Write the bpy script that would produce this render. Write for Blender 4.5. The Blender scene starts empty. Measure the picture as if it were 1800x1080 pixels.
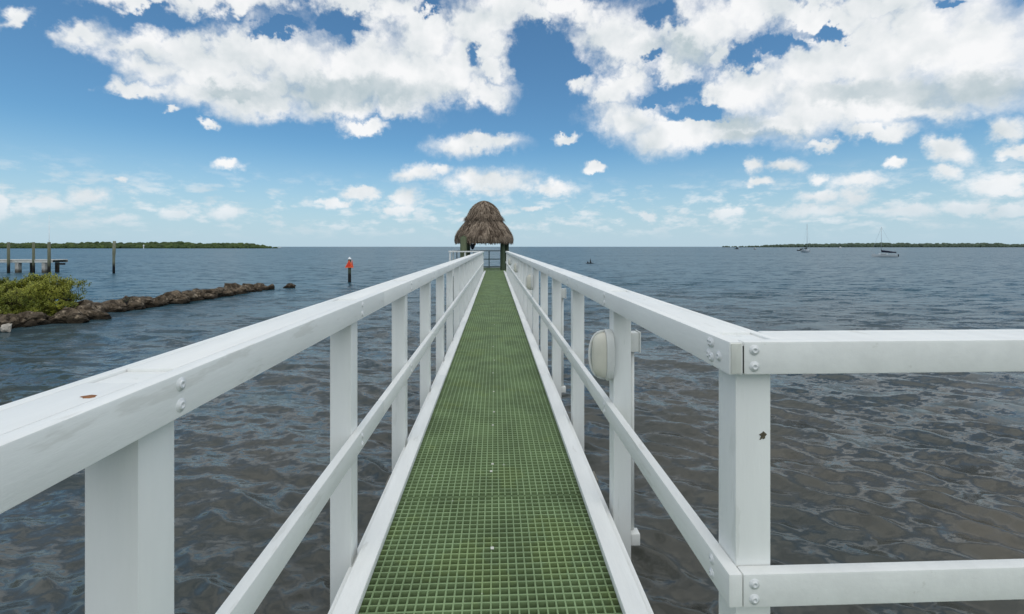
import bpy, bmesh, math, random
import numpy as np
from mathutils import Vector, Matrix, noise as mnoise
R = math.radians
random.seed(7); rng = np.random.default_rng(7)
S = bpy.context.scene
COL = S.collection

# ------------------------------------------------------------------ camera
F = 810.0; HOR = 434.0; YAW = math.atan(30 / F); CAMZ = 3.0
cs, sn = math.cos(YAW), math.sin(YAW)
cam_d = bpy.data.cameras.new('camera'); cam = bpy.data.objects.new('camera', cam_d); COL.objects.link(cam)
cam_d.sensor_width = 36; cam_d.lens = 36 * F / 1800; cam_d.shift_y = -(540 - HOR) / 1800
cam_d.clip_start = 0.05; cam_d.clip_end = 80000
cam.location = (0, 0, CAMZ); cam.rotation_euler = (R(90), 0, -YAW)
S.camera = cam
S.view_settings.view_transform = 'Standard'; S.view_settings.look = 'None'
S.view_settings.exposure = 0.0; S.view_settings.gamma = 1; S.view_settings.use_curve_mapping = False
S.render.engine = 'CYCLES'
S.cycles.max_bounces = 8; S.cycles.diffuse_bounces = 3; S.cycles.glossy_bounces = 4
S.cycles.use_denoising = True; S.cycles.sample_clamp_indirect = 6

def WZ(px, zc, z=0.0):
    xc = (px - 900) / F * zc
    return Vector((xc * cs + zc * sn, zc * cs - xc * sn, z))
def W(px, py, z=0.0):
    return WZ(px, (CAMZ - z) * F / (py - HOR), z)
def ray(px, py):
    xc = (px - 900) / F; yc = (HOR - py) / F
    return Vector((xc * cs + sn, cs - xc * sn, yc)).normalized()

# ------------------------------------------------------------------ sky
SUN_EL, SUN_AZ = R(65), R(150)          # azimuth clockwise from +Y: right and a little behind
world = bpy.data.worlds.new('World'); S.world = world; world.use_nodes = True
NT = world.node_tree; NT.nodes.clear()
def N(t, **kw):
    n = NT.nodes.new(t)
    for k, v in kw.items(): setattr(n, k, v)
    return n
def L(a, b): NT.links.new(a, b)
def setin(n, i, v):
    if hasattr(v, 'is_linked'): L(v, n.inputs[i])
    elif v is not None: n.inputs[i].default_value = v
def M(op, a, b=None, c=None, clamp=False):
    n = N('ShaderNodeMath', operation=op, use_clamp=clamp)
    setin(n, 0, a); setin(n, 1, b); setin(n, 2, c)
    return n.outputs[0]
def V(op, a, b=None, s=None):
    n = N('ShaderNodeVectorMath', operation=op)
    setin(n, 0, a); setin(n, 1, b)
    if s is not None: setin(n, 3, s)
    return n.outputs['Value'] if op in ('LENGTH', 'DOT_PRODUCT') else n.outputs[0]
def SM(x, a, b, lo=0.0, hi=1.0):
    n = N('ShaderNodeMapRange', interpolation_type='SMOOTHSTEP')
    setin(n, 0, x)
    for i, v in zip((1, 2, 3, 4), (a, b, lo, hi)): setin(n, i, v)
    return n.outputs[0]
def NOISE(vec, scale, detail=4, rough=.55, lac=2.0, col=False):
    n = N('ShaderNodeTexNoise'); L(vec, n.inputs['Vector'])
    n.inputs['Scale'].default_value = scale; n.inputs['Detail'].default_value = detail
    n.inputs['Roughness'].default_value = rough; n.inputs['Lacunarity'].default_value = lac
    return n.outputs['Color' if col else 'Fac']
def MIXC(f, a, b):
    n = N('ShaderNodeMix', data_type='RGBA')
    setin(n, 0, f)
    for i, v in ((6, a), (7, b)):
        if hasattr(v, 'is_linked'): L(v, n.inputs[i])
        else: n.inputs[i].default_value = (*v, 1)
    return n.outputs[2]

D = N('ShaderNodeTexCoord').outputs['Generated']
sep = N('ShaderNodeSeparateXYZ'); L(D, sep.inputs[0])
Dx, Dy, Dz = sep.outputs
sky = N('ShaderNodeTexSky', sky_type='NISHITA', sun_disc=False)
sky.sun_elevation = SUN_EL; sky.sun_rotation = SUN_AZ
sky.air_density = 1.0; sky.dust_density = 0.6; sky.ozone_density = 3.0; sky.altitude = 0
SKY_STRENGTH = 0.12
skyc = V('SCALE', sky.outputs[0], s=SKY_STRENGTH)
skyc = V('MULTIPLY', skyc, (0.60, 0.91, 1.0))

# clouds: soft ellipsoids at fixed directions of the sky, roughened by noise
CL = [(28,45,45,18),(455,148,120,34),(585,160,115,40),(690,168,90,36),(800,118,72,62),(345,132,85,36),(850,95,50,45),(270,120,55,26),(1120,205,70,30),(1200,215,80,36),(150,68,58,26),(230,82,72,24),(330,95,82,48),(420,90,92,62),(520,108,92,72),(610,122,92,72),
 (700,112,92,80),(770,130,72,58),(745,55,72,52),(700,15,60,36),(840,40,78,52),(900,15,62,46),(872,132,30,24),(852,165,52,24),
 (340,165,70,22),(262,158,66,16),(470,180,92,24),(590,192,92,22),(640,226,42,15),(690,190,60,22),(300,197,18,6),
 (375,216,14,6),(440,-12,150,24),(600,-10,80,22),(235,-12,80,18),
 (830,255,72,18),(800,256,38,17),(880,250,34,15),(400,287,27,8),(85,356,42,13),(155,343,32,14),(218,316,13,6),(0,360,22,25),
 (310,378,26,9),(395,372,30,11),(200,383,32,7),(590,356,26,7),(635,338,32,12),(715,350,24,15),(705,368,28,8),
 (735,306,40,12),(772,300,18,8),(860,322,72,20),(825,312,30,16),(975,330,34,12),(935,366,20,4),(1045,298,17,7),(1000,245,20,8),
 (940,30,38,32),(1000,10,70,26),(1062,60,60,48),(1105,85,72,52),(1190,72,92,58),(1245,38,84,58),(1272,92,36,24),(1190,122,52,22),
 (1020,150,30,18),(1075,165,34,20),(1098,148,46,30),(1340,18,92,36),(1445,30,92,34),(1545,12,110,30),(1425,70,40,22),
 (1105,215,52,34),(1152,242,62,32),(1215,238,62,24),(1295,226,72,28),(1282,168,42,44),(1335,155,72,54),(1425,125,92,72),
 (1525,95,112,78),(1625,75,122,86),(1730,70,122,96),(1860,85,140,105),(1450,180,132,58),(1585,165,132,56),(1710,140,110,60),
 (1380,215,102,24),(1620,198,92,20),(1540,236,78,16),(1448,256,30,8),(1670,270,44,20),(1660,305,30,9),(1748,322,58,22),
 (1772,230,40,26),(1792,270,32,13),(1322,292,20,15),(1382,293,32,11),(1335,320,28,7),(1447,313,17,8),(1508,320,44,13),(1503,345,24,15),
 (1440,345,38,10),(1570,290,16,8),(1275,372,28,11),(1600,372,72,11),(1700,368,64,12),(1790,370,44,12),(1430,370,64,10),(1140,380,13,9)]
GR = [(1640,165,170,30),(1520,168,110,24),(1340,238,85,13),(1750,150,110,26),(600,165,200,30),(420,160,70,16),(1300,215,60,15),(1180,95,80,25)]
upa = SM(Dz, 0.0, 0.45, 0.26, 1.0)
w1 = V('SUBTRACT', NOISE(D, 7, 2, .5, col=True), (.5, .5, .5))
w2 = V('SUBTRACT', NOISE(D, 26, 4, .6, col=True), (.5, .5, .5))
w3 = V('SUBTRACT', NOISE(D, 85, 3, .6, col=True), (.5, .5, .5))
wv = V('ADD', V('ADD', V('SCALE', w1, s=.07), V('SCALE', w2, s=.085)), V('SCALE', w3, s=.020))
DW = V('ADD', D, V('SCALE', wv, s=upa))
def chain(lst, k):
    acc = None
    for (px, py, rx, ry) in lst:
        c = ray(px, py)                          # principal axes of the cloud's outline on the sky sphere
        J = np.array([ray(px + rx * .5, py) - ray(px - rx * .5, py), ray(px, py - ry * .5) - ray(px, py + ry * .5)]).T
        U, sv, _ = np.linalg.svd(J, full_matrices=False)
        u1, u2 = Vector(U[:, 0]), Vector(U[:, 1]); uc = u2.cross(u1)
        eu = Matrix((u1, uc, u2)).transposed().to_euler('XYZ')
        mp = N('ShaderNodeMapping', vector_type='TEXTURE')
        if acc is None: L(DW, mp.inputs[0])
        else:                                   # tie each step to the one before: keeps the shader's stack small
            q = N('ShaderNodeVectorMath', operation='MULTIPLY_ADD'); L(acc, q.inputs[0])
            q.inputs[1].default_value = (1e-7, 1e-7, 1e-7); L(DW, q.inputs[2]); L(q.outputs[0], mp.inputs[0])
        mp.inputs[1].default_value = c
        mp.inputs[2].default_value = eu
        mp.inputs[3].default_value = (sv[0], 0.35, sv[1])
        d = V('LENGTH', mp.outputs[0])
        if acc is None: acc = d
        else:
            n = N('ShaderNodeMath', operation='SMOOTH_MIN'); L(acc, n.inputs[0]); L(d, n.inputs[1]); n.inputs[2].default_value = k
            acc = n.outputs[0]
    return acc
dist = chain(CL, .2)
grey = SM(chain(GR, .3), 0.35, 1.35, 1.0, 0.0)
# two octave sets: coarse billows high up, finer ones towards the horizon
def VOR(vec, scale, det):
    n = N('ShaderNodeTexVoronoi', feature='F1', normalize=True); L(vec, n.inputs['Vector'])
    n.inputs['Scale'].default_value = scale; n.inputs['Detail'].default_value = det; n.inputs['Roughness'].default_value = .5
    n.inputs['Lacunarity'].default_value = 2.3
    return n.outputs['Distance']
DV = V('ADD', D, V('SCALE', w2, s=.06))
puff = M('SUBTRACT', .95, M('MULTIPLY', VOR(DV, 13, 3), 1.9))
nz_f = NOISE(D, 13, 9, .59)
nz_s = NOISE(D, 13, 3, .5)
nz_hi = M('ADD', M('MULTIPLY', nz_f, .62), M('MULTIPLY', puff, .38))
nz_lo = NOISE(V('MULTIPLY', D, (1, 1, 1.5)), 46, 7, .62)
lowmix = SM(Dz, .06, .26)
fbm = N('ShaderNodeMix', data_type='FLOAT'); L(lowmix, fbm.inputs[0]); L(nz_lo, fbm.inputs[2]); L(nz_hi, fbm.inputs[3]); fbm = fbm.outputs[0]
up = V('ADD', D, (0.012, -0.012, 0.03))
fb2 = NOISE(up, 13, 3, .5)
t_in = M('ADD', M('MULTIPLY', M('SUBTRACT', 1.02, dist), 1.5), M('MULTIPLY', M('SUBTRACT', fbm, .43), M('MULTIPLY_ADD', lowmix, -.6, 3.2)))
# everywhere outside the mapped part: unseen noise clouds, thickened to brighten the white railings
HOLES = [(1312,98,34,24),(1375,84,48,18),(1440,66,36,12),(1162,36,30,20),(1215,198,62,11),(1150,182,26,9),(600,38,34,13),(498,42,44,14),(842,104,18,20),(745,6,24,9),(1665,4,34,7),(955,120,40,72),(1010,125,26,18),(1130,108,14,9)]
t_in = M('SUBTRACT', t_in, SM(chain(HOLES, .25), .1, 1.6, 1.75, 0.0))
az = M('ABSOLUTE', M('ARCTAN2', Dx, Dy))
outm = M('MAXIMUM', SM(M('ADD', az, M('MULTIPLY', M('SUBTRACT', NOISE(D, 5, 3), .5), .5)), R(52), R(78)), SM(Dz, .44, .54))
big = NOISE(DW, 2.6, 3, .5)
t_out = M('ADD', M('MULTIPLY', M('SUBTRACT', big, M('ADD', .40, SM(Dz, .02, .3, .20, 0.0))), 6.0), M('MULTIPLY', M('SUBTRACT', fbm, .5), 2.4))
t_out = M('SUBTRACT', t_out, M('MULTIPLY', M('SUBTRACT', 1.0, outm), 4.0))
# faint broken cloud just above the horizon, all the way round
hz = NOISE(V('MULTIPLY', D, (1, 1, 2.6)), 22, 6, .6)
band = M('MULTIPLY', SM(Dz, .008, .05), SM(Dz, .07, .16, 1, 0))
a_hz = M('MULTIPLY', SM(hz, .46, .68), M('MULTIPLY', band, .68))
t = M('MAXIMUM', t_in, t_out)
softn = SM(NOISE(D, 9, 2, .5), .36, .64, .85, 1.75)      # crisp heads here, torn veils there
alpha = M('POWER', SM(M('DIVIDE', M('SUBTRACT', t, .13), softn), -.62, .62), 1.25)
alpha = M('MULTIPLY', alpha, SM(Dz, -.0, .09, .35, .98))
alpha = M('MAXIMUM', alpha, a_hz)
pf2 = M('SUBTRACT', .95, M('MULTIPLY', VOR(V('ADD', DV, (0.012, -0.012, 0.03)), 13, 2), 1.9))
relief = M('ADD', M('MULTIPLY', M('SUBTRACT', nz_s, fb2), 1.3), M('MULTIPLY', M('SUBTRACT', puff, pf2), .42))
soft = M('MULTIPLY', M('SUBTRACT', NOISE(DW, 5.5, 3, .5), .5), .6)
lit = M('ADD', M('ADD', .79, relief), soft)
lit = M('SUBTRACT', lit, M('MULTIPLY', M('MULTIPLY', grey, .72), SM(nz_s, .25, .6, .6, 1.1)))
lit = M('SUBTRACT', lit, M('MULTIPLY', outm, M('MULTIPLY', SM(t_out, .8, 2.4), .15)))
lit = M('MAXIMUM', M('MINIMUM', lit, 1.0), 0.0)
cloudc = MIXC(lit, (.50, .59, .63), (.955, .96, .965))
# air in front of far clouds and sky low down
pale = (.50, .655, .77)
skyc = MIXC(SM(Dz, -.01, .22, .88, 0.0), skyc, pale)
cloudc = MIXC(SM(Dz, 0, .16, .5, 0.0), cloudc, (.62, .73, .82))
final = MIXC(alpha, skyc, cloudc)
bg = N('ShaderNodeBackground'); L(final, bg.inputs[0]); bg.inputs[1].default_value = 1.0
wo = N('ShaderNodeOutputWorld'); L(bg.outputs[0], wo.inputs[0])
world.cycles.sampling_method = 'MANUAL'; world.cycles.sample_map_resolution = 512

# ------------------------------------------------------------------ sun (veiled by thin cloud)
sd = bpy.data.lights.new('sun', 'SUN'); sd.energy = 1.3; sd.angle = R(100); sd.color = (1, .95, .86)
so = bpy.data.objects.new('sun', sd); COL.objects.link(so)
sdir = Vector((math.sin(SUN_AZ) * math.cos(SUN_EL), math.cos(SUN_AZ) * math.cos(SUN_EL), math.sin(SUN_EL)))
so.rotation_euler = sdir.to_track_quat('Z', 'Y').to_euler(); so.location = (20, -20, 60)

# ------------------------------------------------------------------ materials
def mat(name, base, rough=.6, var=.0, var_scale=6, bump=0, bump_scale=40, stretch=(1, 1, 1), tone=None, spec=.4, spots=None, wet=None, metallic=0, object_space=True):
    m = bpy.data.materials.new(name); m.use_nodes = True
    nt = m.node_tree; b = nt.nodes['Principled BSDF']
    b.inputs['Roughness'].default_value = rough; b.inputs['Specular IOR Level'].default_value = spec
    b.inputs['Metallic'].default_value = metallic
    tc = nt.nodes.new('ShaderNodeTexCoord'); geo = nt.nodes.new('ShaderNodeNewGeometry')
    mp = nt.nodes.new('ShaderNodeMapping'); mp.inputs[3].default_value = stretch
    nt.links.new(geo.outputs['Position'] if not object_space else tc.outputs['Object'], mp.inputs[0])
    def nz(s, d=4, r=.6):
        n = nt.nodes.new('ShaderNodeTexNoise'); nt.links.new(mp.outputs[0], n.inputs[0])
        n.inputs['Scale'].default_value = s; n.inputs['Detail'].default_value = d; n.inputs['Roughness'].default_value = r
        return n.outputs[0]
    def mr(x, a, bb, lo=0, hi=1):
        n = nt.nodes.new('ShaderNodeMapRange'); nt.links.new(x, n.inputs[0])
        for i, v in zip((1, 2, 3, 4), (a, bb, lo, hi)): n.inputs[i].default_value = v
        return n.outputs[0]
    def mx(f, a, c):
        n = nt.nodes.new('ShaderNodeMix'); n.data_type = 'RGBA'
        if hasattr(f, 'is_linked'): nt.links.new(f, n.inputs[0])
        else: n.inputs[0].default_value = f
        for i, v in ((6, a), (7, c)):
            if hasattr(v, 'is_linked'): nt.links.new(v, n.inputs[i])
            else: n.inputs[i].default_value = (*v, 1)
        return n.outputs[2]
    col = base
    if tone:                                    # per-leaf / per-blade natural colour
        at = nt.nodes.new('ShaderNodeAttribute'); at.attribute_name = 'tone'
        col = mx(at.outputs['Fac'], base, tone)
    if var:
        lo = tuple(c * (1 - var) for c in base)
        f = mr(nz(var_scale), .35, .65)
        if tone:
            n = nt.nodes.new('ShaderNodeMix'); n.data_type = 'RGBA'; n.blend_type = 'MULTIPLY'
            n.inputs[0].default_value = 1; nt.links.new(col, n.inputs[6])
            nt.links.new(mr(nz(var_scale), .35, .65, 1 - var, 1), n.inputs[7]); col = n.outputs[2]
        else: col = mx(f, lo, base)
    if spots:
        for (c, s, th, amt) in spots:
            n = mr(nz(s, 5, .65), th, th + .04, 0, amt); col = mx(n, col, c)
    if wet:                                     # dark tide line near the water
        sp = nt.nodes.new('ShaderNodeSeparateXYZ'); nt.links.new(geo.outputs['Position'], sp.inputs[0])
        a = nt.nodes.new('ShaderNodeMath'); a.operation = 'ADD'
        nt.links.new(sp.outputs[2], a.inputs[0]); nt.links.new(mr(nz(3), .3, .7, -.25 * wet[1], .25 * wet[1]), a.inputs[1])
        col = mx(mr(a.outputs[0], wet[1] * .7, wet[1] * 1.3, 1, 0), col, wet[0])
    if hasattr(col, 'is_linked'): nt.links.new(col, b.inputs['Base Color'])
    else: b.inputs['Base Color'].default_value = (*col, 1)
    if bump:
        bp = nt.nodes.new('ShaderNodeBump'); bp.inputs['Strength'].default_value = 1; bp.inputs['Distance'].default_value = bump
        nt.links.new(nz(bump_scale, 5), bp.inputs['Height']); nt.links.new(bp.outputs[0], b.inputs['Normal'])
    return m
MW = mat('white_paint', (.82, .83, .805), .5, .07, 5, .0007, 26, (3, .6, 3), spots=[((.42, .33, .24), 15, .745, .5), ((.62, .62, .58), 4, .62, .5)], object_space=False)
MPOST = mat('white_paint_post', (.81, .825, .80), .5, .06, 4, .0006, 26, (3, 3, .5), spots=[((.35, .3, .24), 17, .75, .5), ((.62, .64, .60), 5, .63, .4)], object_space=False)
MEND = mat('end_grain_paint', (.70, .71, .65), .75, .2, 18, .003, 30, (1, 1, .3), object_space=False)
MBOLT = mat('painted_bolt', (.74, .76, .76), .4, .1, 60)
MDARK = mat('dark_gap', (.02, .02, .018), .9)
MSTAIN = mat('bare_wood', (.30, .13, .05), .8, .4, 90)
MDROP = mat('bird_dropping', (.13, .11, .07), .8, .6, 120)
MGR = mat('green_grating', (.245, .345, .165), .55, .3, 3.5, .0006, 160, spots=[((.58, .60, .52), 21, .685, .8), ((.25, .33, .12), 2.2, .56, .4)], object_space=False)
MCLIP = mat('clip_white', (.66, .66, .58), .5)
MTREAT = mat('green_treated_timber', (.075, .105, .06), .8, .35, 6, .004, 25, (3, 3, .4), object_space=False)
MTREATD = mat('weathered_pile', (.15, .16, .105), .85, .35, 5, .006, 20, (3, 3, .5), wet=((.018, .018, .014), .9), object_space=False)
MJOIST = mat('weathered_joist', (.20, .19, .16), .85, .3, 4, .002, 20, object_space=False)
MTH = mat('thatch_dry_palm', (.085, .062, .046), .95, .25, 3, 0, tone=(.45, .36, .275), spec=.1)
MTHB = mat('thatch_under', (.07, .05, .036), .95, .4, 8, .02, 14)
MROCK = mat('brown_limestone', (.155, .118, .080), .95, .5, 3.2, .09, 9, spots=[((.36, .29, .21), 4, .57, .7), ((.035, .024, .013), 5, .50, .9)], wet=((.022, .016, .009), .2), object_space=False)
MROCKP = mat('pale_limestone', (.50, .46, .40), .9, .4, 5, .03, 12, object_space=False)
MLEAF = mat('leaf_green', (.12, .155, .026), .45, .2, 2, tone=(.42, .42, .06), spec=.35)
MLEAFD = mat('mangrove_leaf', (.028, .052, .016), .6, .3, .05, tone=(.085, .125, .03), spec=.2)
MLEAFF = mat('haze_tinted_leaf', (.062, .09, .066), .7, .2, .02, tone=(.10, .14, .09), spec=.2)  # leaf green shifted towards blue grey, distance haze put into the colour
MWOODY = mat('bark', (.12, .095, .07), .9, .4, 20, .004, 40)
MRED = mat('red_board', (.80, .055, .025), .5, .05, 8)
MORANGE = mat('orange_border', (.95, .17, .05), .5)
MCAP = mat('white_cap', (.82, .83, .84), .5)
MLENS = mat('frosted_lens', (.72, .70, .60), .35, .1, 8, spec=.5)
MPLAS = mat('white_plastic', (.72, .73, .70), .45, .06, 20)
MHULL = mat('haze_greyed_gelcoat', (.62, .65, .67), .3, .08, 2)  # white hulls greyed in the base colour for the haze over them
MNAVY = mat('navy_canvas', (.012, .017, .04), .85, .3, 5)
MALU = mat('aluminium', (.42, .45, .47), .45, metallic=.4)
MGLASS = mat('dark_window', (.03, .035, .04), .1, spec=.6)
MBLACK = mat('wet_dark_wood', (.02, .02, .022), .6, .4, 8)
MGREENP = mat('green_plastic', (.05, .28, .16), .5)
MCONC = mat('pale_concrete', (.52, .51, .47), .85, .3, 5, .004, 20, wet=((.10, .09, .07), .35), object_space=False)
for m_ in (MLEAF,):
    b_ = m_.node_tree.nodes['Principled BSDF']; b_.inputs['Transmission Weight'].default_value = 0
    b_.inputs['Subsurface Weight'].default_value = 0

# ------------------------------------------------------------------ helpers
class MB:
    def __init__(s): s.v = []; s.f = []; s.t = []; s.m = []
    def add(s, vs, fs, tone=None, mi=0):
        o = len(s.v); s.v += [tuple(p) for p in vs]; s.f += [tuple(i + o for i in f) for f in fs]
        s.m += [mi] * len(fs)
        s.t += [tone if tone is not None else 0.0] * len(vs)
    def box(s, x0, x1, y0, y1, z0, z1, b=.0, mi=0):
        if x0 > x1: x0, x1 = x1, x0
        b = min(b, (x1 - x0) / 2.2, abs(y1 - y0) / 2.2, (z1 - z0) / 2.2)
        if b <= 0:
            vs = [(x, y, z) for z in (z0, z1) for y in (y0, y1) for x in (x0, x1)]
            s.add(vs, [(0, 2, 3, 1), (4, 5, 7, 6), (0, 1, 5, 4), (2, 6, 7, 3), (0, 4, 6, 2), (1, 3, 7, 5)], mi=mi); return
        bm = bmesh.new(); bmesh.ops.create_cube(bm, size=1)
        for v in bm.verts:
            v.co = Vector(((x0 + x1) / 2 + v.co.x * (x1 - x0), (y0 + y1) / 2 + v.co.y * (y1 - y0), (z0 + z1) / 2 + v.co.z * (z1 - z0)))
        bmesh.ops.bevel(bm, geom=list(bm.edges), offset=b, segments=2, profile=.6, affect='EDGES')
        bm.verts.index_update()
        s.add([v.co[:] for v in bm.verts], [[v.index for v in f.verts] for f in bm.faces], mi=mi); bm.free()
    def tube(s, pts, rad, n=8, cap=True, mi=0, tone=None):
        pts = [Vector(p) for p in pts]
        if not isinstance(rad, (list, tuple)): rad = [rad] * len(pts)
        vs = []; fs = []
        for i, p in enumerate(pts):
            d = (pts[min(i + 1, len(pts) - 1)] - pts[max(i - 1, 0)]).normalized()
            a = Vector((1, 0, 0)) if abs(d.x) < .8 else Vector((0, 1, 0))
            u = d.cross(a).normalized(); w = d.cross(u)
            for k in range(n):
                th = 2 * math.pi * k / n
                vs.append(p + (u * math.cos(th) + w * math.sin(th)) * rad[i])
        for i in range(len(pts) - 1):
            for k in range(n):
                fs.append((i * n + k, i * n + (k + 1) % n, (i + 1) * n + (k + 1) % n, (i + 1) * n + k))
        if cap:
            fs.append(tuple(range(n - 1, -1, -1))); o = (len(pts) - 1) * n; fs.append(tuple(o + k for k in range(n)))
        s.add(vs, fs, mi=mi, tone=tone)
    def mesh(s, name, smooth=False):
        me = bpy.data.meshes.new(name); me.from_pydata(s.v, [], s.f); me.update()
        if any(s.t):
            at = me.attributes.new('tone', 'FLOAT', 'POINT'); at.data.foreach_set('value', np.array(s.t, 'f'))
        if any(s.m): me.polygons.foreach_set('material_index', s.m)
        if smooth: me.polygons.foreach_set('use_smooth', [True] * len(me.polygons))
        return me
    def build(s, name, material, parent=None, loc=(0, 0, 0), smooth=False):
        me = s.mesh(name, smooth)
        for m_ in (material if isinstance(material, (list, tuple)) else [material]): me.materials.append(m_)
        return link(name, me, parent, loc)
def link(name, me, parent=None, loc=(0, 0, 0)):
    o = bpy.data.objects.new(name, me); COL.objects.link(o); o.location = loc
    if parent: o.parent = parent
    return o
def tag(o, label=None, cat=None, group=None, kind=None):
    for k, v in (('label', label), ('category', cat), ('group', group), ('kind', kind)):
        if v: o[k] = v
    return o
def thing(name, label, cat, loc=(0, 0, 0), rz=0, group=None):
    o = bpy.data.objects.new(name, None); COL.objects.link(o); o.location = loc; o.rotation_euler = (0, 0, rz)
    o.empty_display_size = .2
    return tag(o, label, cat, group)
def dup(o, parent=None, loc=None, rz=None):
    c = o.copy(); COL.objects.link(c)
    if parent: c.parent = parent
    if loc is not None: c.location = loc
    if rz is not None: c.rotation_euler = (0, 0, rz)
    for ch in list(o.children):
        dup(ch, c)
    return c
def shade_auto(o, ang=40):
    o.data.polygons.foreach_set('use_smooth', [True] * len(o.data.polygons))
    try: o.data.set_sharp_from_angle(angle=R(ang))
    except Exception: pass

# ------------------------------------------------------------------ water: one sheet to the horizon, real waves near by
def water():
    th = np.concatenate([np.linspace(-72, 72, 620, endpoint=False), np.linspace(72, 288, 110, endpoint=False)]) * np.pi / 180 + YAW
    r = [.35]
    while r[-1] < 80: r.append(r[-1] * 1.0078 + .002)
    while r[-1] < 40000: r.append(r[-1] * 1.045)
    r = np.array(r); nr, nt_ = len(r), len(th)
    RR, TT = np.meshgrid(r, th, indexing='ij')
    X = RR * np.sin(TT); Y = RR * np.cos(TT)
    dr = np.gradient(r)[:, None] * np.ones_like(X); dt = RR * (144 / 620 * np.pi / 180); 
    dt = np.where((np.abs(TT - YAW) < R(72)), dt, RR * R(2)); step = np.maximum(dr, dt)
    miss = np.zeros_like(X); missL = np.zeros_like(X); Z = np.zeros_like(X); HX = np.zeros_like(X); HY = np.zeros_like(X)
    g = np.random.default_rng(3)
    # slow gusts modulate the short waves
    gust = np.zeros_like(X)
    for k in range(9):
        lam = g.uniform(5, 22); a = g.uniform(0, 2 * np.pi)
        gust += np.sin(2 * np.pi / lam * (X * np.cos(a) + Y * np.sin(a)) + g.uniform(0, 6.28))
    gust = np.clip(.85 + .13 * gust, .35, 1.5)
    main = np.arctan2(.82, .57)
    for k in range(130):
        lam = np.exp(g.uniform(np.log(.28), np.log(4.2)) if k < 85 else g.uniform(np.log(.11), np.log(.45)))
        a = main + g.normal(0, .30 if lam > .6 else .5 if lam > .3 else .9)
        kk = 2 * np.pi / lam
        amp = .0088 * lam ** .8 * g.uniform(.5, 1.3) * (1.35 if k >= 85 else 1) / (1 + (lam / 1.5) ** 2)
        fade = np.clip((lam / step - 3) / 3, 0, 1)
        ph = kk * (X * np.cos(a) + Y * np.sin(a)) + g.uniform(0, 6.28)
        A = amp * fade * (gust if lam < 1.6 else 1)
        mw = .5 * (amp * kk) ** 2 * (1 - fade ** 2); miss += mw; missL += mw * (lam > .5); Z += A * np.cos(ph); HX -= .55 * A * np.cos(a) * np.sin(ph); HY -= .55 * A * np.sin(a) * np.sin(ph)
    X = X + HX; Y = Y + HY
    co = np.stack([X, Y, Z], -1).reshape(-1, 3)
    i = np.arange(nr - 1)[:, None]; j = np.arange(nt_)[None, :]; j2 = (j + 1) % nt_
    q = np.stack([i * nt_ + j, i * nt_ + j2, (i + 1) * nt_ + j2, (i + 1) * nt_ + j], -1)[..., ::-1].reshape(-1, 4)
    q = q[:, ::-1] if False else q
    me = bpy.data.meshes.new('water'); n = len(co)
    cen = len(co); co = np.vstack([co, [[0, 0, 0]]])
    tri = np.stack([np.full(nt_, cen), np.arange(nt_), (np.arange(nt_) + 1) % nt_], -1)[:, [0, 2, 1]]
    me.vertices.add(len(co)); me.vertices.foreach_set('co', co.astype('f').ravel())
    loops = np.concatenate([q.ravel(), tri.ravel()]); tot = np.concatenate([np.full(len(q), 4), np.full(len(tri), 3)])
    me.loops.add(len(loops)); me.loops.foreach_set('vertex_index', loops.astype('i'))
    me.polygons.add(len(tot)); st = np.concatenate([[0], np.cumsum(tot)[:-1]])
    me.polygons.foreach_set('loop_start', st.astype('i')); me.polygons.foreach_set('loop_total', tot.astype('i'))
    me.polygons.foreach_set('use_smooth', np.ones(len(tot), bool)); me.update()
    at = me.attributes.new('chop', 'FLOAT', 'POINT'); at.data.foreach_set('value', np.append(np.sqrt(miss).ravel(), 0).astype('f')); rg = np.sqrt(.020 + np.clip(np.sqrt(missL) - .03, 0, 1) * .50); print('rough far', rg[-1, 0], 'chop', np.sqrt(miss)[-1, 0]); at = me.attributes.new('unresolved', 'FLOAT', 'POINT'); at.data.foreach_set('value', np.append(rg.ravel(), .05).astype('f')); me.validate()
    m = bpy.data.materials.new('sea_water'); m.use_nodes = True; nt = m.node_tree; b = nt.nodes['Principled BSDF']
    b.inputs['Roughness'].default_value = .05; b.inputs['IOR'].default_value = 1.333; b.inputs['Specular IOR Level'].default_value = .5
    geo = nt.nodes.new('ShaderNodeNewGeometry')
    def nz(scale, stretch, rot, det=3, rough=.55, dist=0):
        mp = nt.nodes.new('ShaderNodeMapping'); mp.inputs[2].default_value = (0, 0, rot); mp.inputs[3].default_value = stretch
        nt.links.new(geo.outputs['Position'], mp.inputs[0])
        n_ = nt.nodes.new('ShaderNodeTexNoise'); nt.links.new(mp.outputs[0], n_.inputs[0])
        n_.inputs['Scale'].default_value = scale; n_.inputs['Detail'].default_value = det; n_.inputs['Roughness'].default_value = rough
        n_.inputs['Distortion'].default_value = dist
        return n_.outputs[0]
    bot = nz(.35, (1, 1, 0), 0, 3)
    mr = nt.nodes.new('ShaderNodeMapRange'); nt.links.new(bot, mr.inputs[0]); mr.inputs[1].default_value = .35; mr.inputs[2].default_value = .65
    mx = nt.nodes.new('ShaderNodeMix'); mx.data_type = 'RGBA'; nt.links.new(mr.outputs[0], mx.inputs[0])
    mx.inputs[6].default_value = (.050, .057, .052, 1); mx.inputs[7].default_value = (.086, .081, .066, 1)
    # brown over the shallows by the shore, blue green where the bottom drops away
    sh = nt.nodes.new('ShaderNodeVectorMath'); sh.operation = 'DISTANCE'; nt.links.new(geo.outputs['Position'], sh.inputs[0]); sh.inputs[1].default_value = (4, -4, 0)
    dp = nt.nodes.new('ShaderNodeMapRange'); nt.links.new(sh.outputs['Value'], dp.inputs[0]); dp.inputs[1].default_value = 10; dp.inputs[2].default_value = 42
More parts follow.
